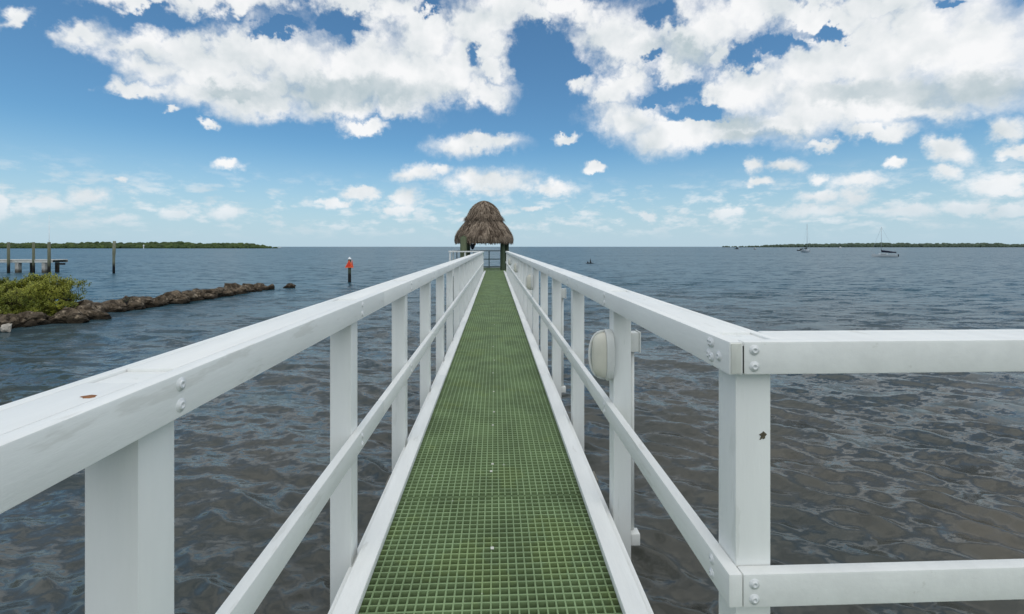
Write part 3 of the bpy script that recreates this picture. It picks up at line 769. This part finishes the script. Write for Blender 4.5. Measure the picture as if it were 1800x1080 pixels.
# ------------------------------------------------------------------ channel marker
mk = W(614.5, 496)
kk = mk.length / F
cmk = thing('channel_marker', 'dark channel marker pile with red triangle boards and white cone cap', 'channel marker', mk)
b = MB(); b.tube([(0, 0, -1.5), (0, 0, .4), (0, 0, 1.93)], [.135, .13, .12], 14); b.build('pile', mat('marker_pile', (.055, .075, .05), .8, .3, 6, wet=((.012, .012, .012), .75), object_space=False), cmk, smooth=True)
b = MB(); b.tube([(0, 0, 1.93), (0, 0, 1.96), (0, 0, 2.12)], [.15, .15, .02], 14); b.build('cap', MCAP, cmk)
def daymark(rz, off):
    b = MB(); w, h, t_ = .36, .66, .012
    tri = [(-w, 0), (w, 0), (0, h)]
    vs = [(x, -t_, z) for x, z in tri] + [(x, t_, z) for x, z in tri]
    b.add(vs, [(0, 1, 2), (5, 4, 3), (0, 3, 4, 1), (1, 4, 5, 2), (2, 5, 3, 0)])
    o = b.build('daymark', MORANGE, cmk); o.rotation_euler = (0, 0, rz); o.location = (off[0], off[1], 1.22)
    b = MB(); s_ = .72; vs = [(x * s_, -t_ - .004, .08 + z * s_) for x, z in tri]; b.add(vs, [(0, 1, 2)]); vs = [(x * s_, t_ + .004, .08 + z * s_) for x, z in tri]; b.add(vs, [(2, 1, 0)])
    b.build('red_panel', MRED, o)
to_cam = math.atan2(mk.x, mk.y)
daymark(-to_cam - .25, (-.02 + .04, -.19)); daymark(-to_cam + 1.25, (.2, 0.02)); 

# ------------------------------------------------------------------ left: lone pile, dock, bush, breakwater
lp_ = W(200, 481)
pl = thing('mooring_pile', 'lone tall weathered pile standing in the water past the dock', 'pile', lp_)
hgt = 3.0 + (HOR - 424) * (CAMZ * F / (481 - HOR)) / F
b = MB(); b.tube([(0, 0, -1.5), (0, 0, 1.8), (.02, 0, 2.3), (.07, 0, hgt)], [.125, .12, .15, .14], 12); b.build('trunk', mat('pale_pile', (.22, .23, .16), .85, .35, 4, .01, 15, (2, 2, .4), wet=((.012, .014, .016), .95), object_space=False), pl, smooth=True)

zc = 53.0
d0 = WZ(-60, zc); d1 = WZ(92, zc); dd = (d1 - d0).normalized(); dk_ang = math.atan2(dd.y, dd.x); dlen = (d1 - d0).length
dock = thing('dock', 'low timber dock with tall green piles beyond the bush', 'dock', d0, dk_ang)
K = zc / F
zt = CAMZ - (457 - HOR) * K; zb = CAMZ - (462 - HOR) * K
b = MB(); b.box(0, dlen, -.02, .04, zb, zt - .06, .01); b.build('edge_beam', mat('dock_beam', (.70, .69, .64), .85, .3, 2, object_space=False), dock)
x = 0.0
dm = MB(); dm.box(0, .14, -.06, 1.9, zt - .055, zt, .006); dme = dm.mesh('plank'); dme.materials.append(mat('dock_plank', (.66, .64, .58), .85, .25, 3, object_space=False))
while x < dlen - .1: link('plank', dme, dock, (x, 0, random.uniform(-.004, .004))); x += .15
b = MB(); b.box(0, dlen, 1.78, 1.86, zb, zt - .06, .01); b.build('edge_beam', MJOIST, dock)
for px_, r_, off in ((20, .135, 0), (59, .125, .3), (94, .15, -.2)):
    xx = (px_ + 60) * K; b = MB(); b.tube([(xx, off - .3, -1.5), (xx, off - .3, 1), (xx, off - .3, CAMZ + (HOR - 426) * K)], [r_, r_, r_ * .95], 12)
    b.build('tall_pile', MTREATD, dock, smooth=True)
for px_, m_ in ((28, MCONC), (75, MCONC)):
    xx = (px_ + 60) * K; b = MB(); b.box(xx - .2, xx + .2, .06, .46, -1.5, zb - .004, .02); b.build('pier_leg', m_, dock)
for px_ in (36, 81):
    xx = (px_ + 60) * K; b = MB(); b.tube([(xx, 1.3, -1.5), (xx, 1.3, zb)], .2, 10); b.build('short_pile', MTREATD, dock, smooth=True)
b = MB(); b.box((88 + 60) * K, (104 + 60) * K, .55, .75, zb - .28, zb - .06, .02); b.build('crossbeam', MBLACK, dock)
fp = thing('flagpole', 'thin tall white pole standing on the dock deck', 'pole', d0 + dd * ((79 + 60) * K) + Vector((0, .5, 0)) + Vector((0, 0, zt)))
b = MB(); b.tube([(0, 0, 0), (0, 0, 5.2)], [.035, .015], 8); b.build('shaft', MCAP, fp, smooth=True)
b = MB(); b.box(-.1, .1, -.1, .1, 0, .03); b.build('foot_plate', MCAP, fp)

def rock_mesh(seed, sx, sy, sz, sub=3, name='rock', m=MROCK):
    r_ = random.Random(seed); bm = bmesh.new(); bmesh.ops.create_icosphere(bm, subdivisions=sub, radius=1)
    planes = []
    for _ in range(11):
        d = Vector((r_.gauss(0, 1), r_.gauss(0, 1), r_.gauss(0, .8))).normalized(); planes.append((d, r_.uniform(.55, .92)))
    of = Vector((r_.uniform(0, 50), r_.uniform(0, 50), r_.uniform(0, 50)))
    for v in bm.verts:
        p = v.co.copy()
        for d, h in planes:
            q = p.dot(d)
            if q > h: p -= d * (q - h) * .9
        p += v.co * (mnoise.noise(p * 1.7 + of) * .26 + mnoise.noise(p * 4 + of) * .17 + abs(mnoise.noise(p * 8 + of)) * -.13)
        v.co = Vector((p.x * sx, p.y * sy, p.z * sz))
    me = bpy.data.meshes.new(name); bm.to_mesh(me); bm.free(); me.materials.append(m)
    me.polygons.foreach_set('use_smooth', [True] * len(me.polygons)); me.set_sharp_from_angle(angle=R(35))
    return me
bw_line = [(-160, 600), (-40, 584), (60, 574), (140, 559), (200, 549), (260, 541), (310, 535), (360, 527), (400, 521), (440, 514), (470, 509), (488, 507)]
bw = thing('breakwater', 'low breakwater of brown boulders running out from the bush', 'breakwater', W(300, 536))
pts = [W(a, b_) for a, b_ in bw_line]; seg_ = [0]
for a, b_ in zip(pts[:-1], pts[1:]): seg_.append(seg_[-1] + (b_ - a).length)
def bw_at(s):
    for i in range(len(pts) - 1):
        if s <= seg_[i + 1]:
            return pts[i].lerp(pts[i + 1], (s - seg_[i]) / (seg_[i + 1] - seg_[i])), (pts[i + 1] - pts[i]).normalized()
    return pts[-1], (pts[-1] - pts[-2]).normalized()
s = 0; random.seed(23); T_ = seg_[-1]; idx = 0
while s < T_:
    p, d = bw_at(s); nrm = Vector((-d.y, d.x, 0)); nrm = nrm if nrm.y > 0 else -nrm
    endf = 1 if s < T_ * .9 else .75
    # crest boulder
    a = random.uniform(.42, .72) * endf; h = random.uniform(.36, .52) * endf * (1.1 if random.random() < .25 else 1)
    o = link('rock', rock_mesh(100 + idx, a * 1.15, a * .95, h), bw, p + nrm * random.uniform(.40, .62) + Vector((0, 0, h * random.uniform(.25, .5))) - bw.location)
    o.rotation_euler = (random.uniform(-.25, .25), random.uniform(-.25, .25), random.uniform(0, 6)); idx += 1
    for q in range(2):                         # lower front stones and rubble at the water line
        a = random.uniform(.22, .42); h = random.uniform(.18, .32)
        pp_, _ = bw_at(min(T_, s + random.uniform(-.4, .4)))
        o = link('rock', rock_mesh(300 + idx, a * 1.15, a, h, 2 if a < .28 else 3), bw, pp_ + nrm * random.uniform(-.05, .30) + Vector((0, 0, h * random.uniform(.0, .45))) - bw.location)
        o.rotation_euler = (random.uniform(-.3, .3), random.uniform(-.3, .3), random.uniform(0, 6)); idx += 1
    if random.random() < .6:
        a = random.uniform(.3, .5)
        o = link('rock', rock_mesh(600 + idx, a * 1.15, a, a * .7), bw, p + nrm * random.uniform(.85, 1.1) + Vector((0, 0, .1)) - bw.location); idx += 1
    s += random.uniform(.62, .95)
p = W(506, 507.5)
tag(link('rock', rock_mesh(905, .44, .4, .40), None, p + Vector((0, .3, .05))), 'lone dark rock just off the tip of the breakwater', 'rock')
p = W(12, 583)
tag(link('rock', rock_mesh(903, .17, .16, .2, 3, 'pale_rock', MROCKP), None, p + Vector((0, 0, .1))), 'small pale stone at the water edge below the bush', 'rock')

def leaf(mb, p, d, up_, ln, w, tone):
    side = d.cross(up_)
    if side.length < 1e-4: side = Vector((1, 0, 0))
    side.normalize(); n_ = side.cross(d).normalized()
    mb.add([p, p + d * ln * .45 + side * w - n_ * w * .3, p + d * ln - n_ * ln * .12, p + d * ln * .45 - side * w - n_ * w * .3, p + d * ln * .5], [(0, 1, 4), (1, 2, 4), (2, 3, 4), (3, 0, 4)], tone)
def bush(name, label, base, lobes, n_tips, leaf_len, seed, m=MLEAF, cat='bush'):
    r_ = random.Random(seed); root = thing(name, label, cat, base)
    fol = MB(); st = MB()
    for (cx, cy, cz, rx, ry, rz_), cnt in lobes:
        for i in range(int(cnt * n_tips)):
            d = Vector((r_.gauss(0, 1), r_.gauss(0, 1), r_.gauss(.25, 1))).normalized(); rad = r_.uniform(.35, 1.0) ** .55
            # clumpy crown with gaps
            p = Vector((cx + d.x * rx * rad, cy + d.y * ry * rad, cz + d.z * rz_ * rad))
            nn = mnoise.noise(p * 2.3 + Vector((seed, 0, 0)))
            if nn < -.12 or p.z < .12: continue
            p += d * (nn * .28)
            axis = (d + Vector((0, 0, r_.uniform(.5, 1.3)))).normalized()
            tn0 = min(1, max(0, .5 + .7 * mnoise.noise(p * 1.3 + Vector((3, seed, 1))) + r_.gauss(0, .12)))
            k = r_.randint(5, 8); a0 = r_.uniform(0, 6)
            s1 = axis.orthogonal().normalized(); s2 = axis.cross(s1)
            for q in range(k):
                a = a0 + q * 2.4; spread = .45 + .75 * (1 - q / k)
                ld = (axis + (s1 * math.cos(a) + s2 * math.sin(a)) * spread).normalized()
                ln = leaf_len * r_.uniform(.7, 1.25)
                leaf(fol, p + axis * (.02 * q), ld, axis, ln, ln * r_.uniform(.2, .27), min(1, max(0, tn0 + r_.gauss(0, .12))))
            if i % 7 == 0:
                b0 = Vector((cx * .8 + r_.gauss(0, .15), cy + r_.gauss(0, .1), .05)); mid = b0.lerp(p, .55) + Vector((r_.gauss(0, .08), r_.gauss(0, .08), r_.uniform(0, .15)))
                st.tube([b0, mid, p], [.018, .011, .004], 5, cap=False)
    f = fol.build('foliage', m, root); f['kind'] = 'stuff'
    st.build('stems', MWOODY, root)
    return root
bb = W(55, 566); bk = (CAMZ * F / (566 - HOR)) / F
def bl_(px, py, dz_, rx, ry, rz_):
    q = (px - 55) * bk; return (q * .68 - .12, dz_ + q * .25, (566 - py) * bk * .94 - .08, rx * bk * .84, ry, rz_ * bk * 1.06)
lobes = [(bl_(52, 524, .3, 48, .9, 34), 1.2), (bl_(98, 524, .4, 34, .7, 27), .7), (bl_(5, 523, .3, 45, .9, 33), 1.0), (bl_(28, 550, -.1, 50, .6, 20), .8), (bl_(75, 545, .0, 30, .5, 18), .4),
         (bl_(-45, 525, .3, 55, .9, 42), .9), (bl_(-110, 520, .2, 55, .9, 50), .7), (bl_(65, 502, .6, 38, .6, 18), .4), (bl_(120, 512, .6, 16, .4, 18), .2), (bl_(15, 500, .6, 40, .6, 14), .4)]
bush('mangrove_bush', 'bright yellow green mangrove bush on the near end of the breakwater', bb + Vector((0, -.15, .02)), lobes, 1450, .085, 5)
sb = W(216, 533, .7)
sp = thing('seedling', 'tiny bare dark sprig growing between the breakwater boulders', 'plant', sb + Vector((0, .2, -.1)))
b = MB(); r_ = random.Random(4)
for i in range(7):
    d = Vector((r_.uniform(-.5, .5), r_.uniform(-.2, .2), r_.uniform(.4, 1))).normalized(); ln = r_.uniform(.15, .36); b.tube([(0, 0, 0), d * ln * .5 + Vector((0, 0, .05)), d * ln], [.012, .010, .006], 5)
b.build('stems', MBLACK, sp)
b = MB()
for i in range(26):
    d = Vector((r_.uniform(-.6, .6), r_.uniform(-.3, .3), r_.uniform(.2, 1))).normalized(); leaf(b, d * r_.uniform(.12, .3), (d + Vector((r_.gauss(0, .5), r_.gauss(0, .5), 0))).normalized(), Vector((0, 0, 1)), .08, .022, .1)
b.build('leaves', MLEAFD, sp)

# ------------------------------------------------------------------ dark snag in the water right of the pier
sg = W(1036, 463.5); k = (sg - Vector((0, 0, 0))).length / F
sn_ = thing('snag', 'dark pointed snag of driftwood breaking the water right of the hut', 'driftwood', sg)
b = MB(); b.tube([(2.5 * k, 0, -.5), (2.3 * k, 0, 1.5 * k), (1.9 * k, 0, 5 * k), (2 * k, 0, 9 * k)], [1.5 * k, 1.3 * k, .8 * k, .15 * k], 8); b.build('upright_limb', MBLACK, sn_, smooth=True)
b = MB(); b.tube([(-3 * k, 0, -.4), (-2.6 * k, 0, 1.5 * k), (-3 * k, 0, 4 * k)], [1.7 * k, 1.3 * k, .3 * k], 8); b.build('short_limb', MBLACK, sn_, smooth=True)
b = MB(); b.tube([(-7.5 * k, 0, -.02), (-2 * k, .1, .5 * k), (4 * k, -.1, .5 * k), (9.5 * k, 0, -.02)], [.2 * k, 1.0 * k, .9 * k, .2 * k], 8); b.build('log', MBLACK, sn_, smooth=True)

# ------------------------------------------------------------------ boats
def sailboat(label, pos, heading, Lb, mast_h, cover=MNAVY, group='sailboats at anchor', bim=True):
    root = thing('sailboat', label, 'sailboat', pos, heading, group)
    beam = Lb * .31; fb = Lb * .115
    b = MB(); vs = []; fs = []; st = 13; ns = 9
    for i in range(st):
        t_ = i / (st - 1); x = -Lb / 2 + Lb * t_
        w = beam / 2 * (.72 + .28 * math.sin(math.pi * min(1, t_ * 1.15 + .05))) * (1 - max(0, (t_ - .45) / .55) ** 2.2) + .02
        sh = fb * (1 + .35 * max(0, t_ - .4) ** 1.3 + .08 * (1 - t_))
        rake = Lb * .06 * max(0, t_ - .8) / .2
        for j in range(ns):
            a = math.pi * j / (ns - 1); y_ = -math.cos(a) * w; zf = math.sin(a)
            z_ = sh * (1 - zf) - .35 * zf
            vs.append((x + rake * (z_ / sh if z_ > 0 else 0), y_ * (1 if zf < .5 else .97), z_))
    for i in range(st - 1):
        for j in range(ns - 1): fs.append((i * ns + j, (i + 1) * ns + j, (i + 1) * ns + j + 1, i * ns + j + 1))
        fs.append((i * ns, i * ns + ns - 1, (i + 1) * ns + ns - 1, (i + 1) * ns))
    fs.append(tuple(range(ns))); b.add(vs, fs); o = b.build('hull', MHULL, root, smooth=True); shade_auto(o, 40)
    b = MB(); b.box(-Lb * .49, Lb * .40, -beam * .40, beam * .40, .02, .10); 
    b = MB(); b.box(-Lb * .12, Lb * .24, -beam * .26, beam * .26, fb * .98, fb * 1.5, .06); shade_auto(b.build('cabin', MHULL, root))
    for sy in (-1, 1):
        b = MB(); b.box(-Lb * .06, Lb * .16, sy * (beam * .26 + .004), sy * (beam * .26 + .02), fb * 1.16, fb * 1.36) if sy > 0 else b.box(-Lb * .06, Lb * .16, -(beam * .26 + .02), -(beam * .26 + .004), fb * 1.16, fb * 1.36)
        b.build('window', MGLASS, root)
        b = MB(); b.box(-Lb * .47, Lb * .30, sy * beam * .5 - .02, sy * beam * .5 + .02, fb * .62, fb * .72); 
    mr0 = max(.045, mast_h * .0065)
    b = MB(); b.tube([(Lb * .13, 0, fb), (Lb * .13, 0, mast_h)], [mr0, mr0 * .75], 10); b.build('mast', MALU, root, smooth=True)
    b = MB(); b.tube([(Lb * .12, 0, fb * 2.3), (-Lb * .30, 0, fb * 2.15)], .05, 8); b.build('boom', MALU, root, smooth=True)
    b = MB(); b.tube([(Lb * .135, 0, fb * 3.1), (Lb * .10, 0, fb * 2.5), (-Lb * .1, 0, fb * 2.3), (-Lb * .30, 0, fb * 2.25)], [.08, .34, .30, .14], 8); b.build('sail_cover', cover, root, smooth=True)
    if bim:
        b = MB(); vs = []; fs = []; nA = 9
        for i, x in enumerate((-Lb * .44, -Lb * .30, -Lb * .17)):
            for j in range(nA):
                a = math.pi * (j / (nA - 1)); vs.append((x, -math.cos(a) * beam * .40, fb * 1.75 + math.sin(a) ** .6 * fb * .55))
        for i in range(2):
            for j in range(nA - 1): a = i * nA + j; fs.append((a, a + 1, a + nA + 1, a + nA))
        b.add(vs, fs); o = b.build('bimini', cover, root, smooth=True); sm = o.modifiers.new('thick', 'SOLIDIFY'); sm.thickness = .03
        for x in (-Lb * .43, -Lb * .18):
            for sy in (-1, 1):
                b = MB(); b.tube([(x, sy * beam * .39, fb * .9), (x, sy * beam * .39, fb * 1.8)], .02, 6); b.build('bimini_leg', MALU, root)
    b = MB(); b.tube([(Lb * .56, 0, fb * 1.25), (Lb * .13, 0, mast_h * .97)], .022, 5); b.build('forestay', MALU, root)
    b = MB(); b.tube([(-Lb * .49, 0, fb), (Lb * .13, 0, mast_h * .99)], .015, 5); b.build('backstay', MALU, root)
    b = MB(); b.tube([(Lb * .40, -beam * .14, fb * 1.2), (Lb * .42, -beam * .13, fb * 1.9), (Lb * .54, 0, fb * 2.0), (Lb * .42, beam * .13, fb * 1.9), (Lb * .40, beam * .14, fb * 1.2)], .03, 6); b.build('bow_pulpit', MALU, root)
    b = MB(); b.box(-Lb * .555, -Lb * .50, -.14, .14, fb * .2, fb * 1.2, .03); b.build('outboard', MBLACK, root)
    return root
p = W(1555, 452); hd = math.pi - math.atan2(p.x, p.y) + .12
zc1 = CAMZ * F / (452 - HOR)
sailboat('white sailboat with dark canvas cover, broadside and nearer of the two', p, hd, 35 * zc1 / F, (452 - 399) * zc1 / F)
p = W(1417, 443.8); zc2 = CAMZ * F / (443.8 - HOR)
sailboat('smaller looking sailboat seen end on before the far island', p, -math.atan2(p.x, p.y) - 1.15, 27 * zc2 / F, (443.8 - 394) * zc2 / F, cover=mat('grey_canvas', (.07, .085, .09), .85))
def motorboat(label, pos, heading, Lb, m, cat='motorboat', group=None, name='motorboat'):
    root = thing(name, label, cat, pos, heading, group)
    b = MB(); vs = []; fs = []; st = 9; ns = 7; beam = Lb * .36; fb = Lb * .14
    for i in range(st):
        t_ = i / (st - 1); x = -Lb / 2 + Lb * t_; w = beam / 2 * (1 - max(0, (t_ - .4) / .6) ** 2.4) + .01; sh = fb * (1 + .5 * max(0, t_ - .3))
        for j in range(ns):
            a = math.pi * j / (ns - 1); vs.append((x, -math.cos(a) * w, sh * (1 - math.sin(a)) - .25 * math.sin(a)))
    for i in range(st - 1):
        for j in range(ns - 1): fs.append((i * ns + j, (i + 1) * ns + j, (i + 1) * ns + j + 1, i * ns + j + 1))
        fs.append((i * ns, i * ns + ns - 1, (i + 1) * ns + ns - 1, (i + 1) * ns))
    fs.append(tuple(range(ns))); b.add(vs, fs); b.build('hull', m, root, smooth=True)
    if Lb > 3:
        b = MB(); b.box(-Lb * .1, Lb * .12, -beam * .22, beam * .22, fb, fb * 2.6, .08); b.build('console', m, root)
    b = MB(); b.box(-Lb * .56, -Lb * .49, -.12, .12, fb * .3, fb * 1.6, .03); b.build('outboard', MBLACK, root)
    return root
p = W(1407.5, 441.2); motorboat('tiny dark dinghy beside the end-on sailboat', p, -.3, 4.5, MBLACK, 'dinghy', name='dinghy')
p = W(1295.5, 438.4); motorboat('dark speck of a boat, leftmost in front of the far island', p, .4, 6, MBLACK, 'small boat', name='small_boat')
p = W(1327.5, 438.8); motorboat('grey speck of a boat between the leftmost speck and the sailboats', p, .9, 7, MALU, 'small boat', name='small_boat')
p = W(491, 436.2); motorboat('white motorboat off the tip of the left island', p, .1, 9, MHULL)
p = W(1477, 436.4); motorboat('white motorboat close under the far island', p, .1, 9, MHULL)
p = WZ(252.5, 760); wp = thing('white_post', 'thin white post in front of the left island', 'post', p)
b = MB(); b.tube([(0, 0, -.5), (0, 0, 6.5)], .55, 8); b.build('shaft', MCAP, wp); b = MB(); b.box(-.9, .9, -.9, .9, 4.2, 5.0); b.build('board', MCAP, wp)

# ------------------------------------------------------------------ far mangrove islands: each reads as one wooded mass
def island(name, label, spine, dist_, hfun, rows, r0, m, seed):
    r_ = random.Random(seed); b = MB()
    bm = bmesh.new(); bmesh.ops.create_icosphere(bm, subdivisions=2, radius=1); iv = [v.co.copy() for v in bm.verts]; fi = [[v.index for v in f.verts] for f in bm.faces]; bm.free()
    x0, x1 = spine; px = x0; kk_ = dist_ / F
    while px < x1:
        H = hfun(px) * kk_
        for row in range(rows):
            q = row / max(1, rows - 1)
            hh = H * (.30 + .70 * q) * r_.uniform(.82, 1.08)
            rad = min(r0 * r_.uniform(.7, 1.25), hh * .62 + .3)
            pos = WZ(px + r_.uniform(-1, 1) * r0 / kk_ * .5, dist_ + row * r0 * 1.1 + r_.uniform(-1, 1) * r0 * .3)
            tn = min(1, max(0, r_.gauss(.42, .2) + .3 * mnoise.noise(Vector((px * .03, q, seed)))))
            for zc_ in ((hh - rad * .8), max(0, hh * .42)):
                of = Vector((r_.uniform(0, 99), r_.uniform(0, 99), 0)); vs = []
                for v in iv:
                    d = 1 + .35 * mnoise.noise(v * 2.4 + of)
                    vs.append((pos.x + v.x * rad * d * 1.15, pos.y + v.y * rad * d, max(-.3, zc_ + v.z * rad * d * .85)))
                b.add(vs, fi, min(1, max(0.01, tn + r_.gauss(0, .07))))
        px += r0 / kk_ * .85
    o = b.build(name, m, None); return tag(o, label, None, None, 'stuff')
def hL(px):
    tip = min(1, max(0.12, (488 - px) / 48)) ** .6
    return (9.5 + 1.2 * mnoise.noise(Vector((px * .02, 1, 0))) + (1.6 if 150 < px < 330 else 0)) * tip
island('mangrove_forest', 'dark green low mangrove island on the left horizon', (-330, 488), 830, hL, 4, 5.2, MLEAFD, 1)
def hR(px):
    tip = min(1, max(.2, (px - 1272) / 190)) ** .7
    return (7.6 + .9 * mnoise.noise(Vector((px * .012, 5, 0))) - (1.6 if px > 1760 else 0)) * tip
island('mangrove_forest', 'haze tinted grey green low island along the right horizon', (1272, 2250), 2300, hR, 3, 13, MLEAFF, 2)
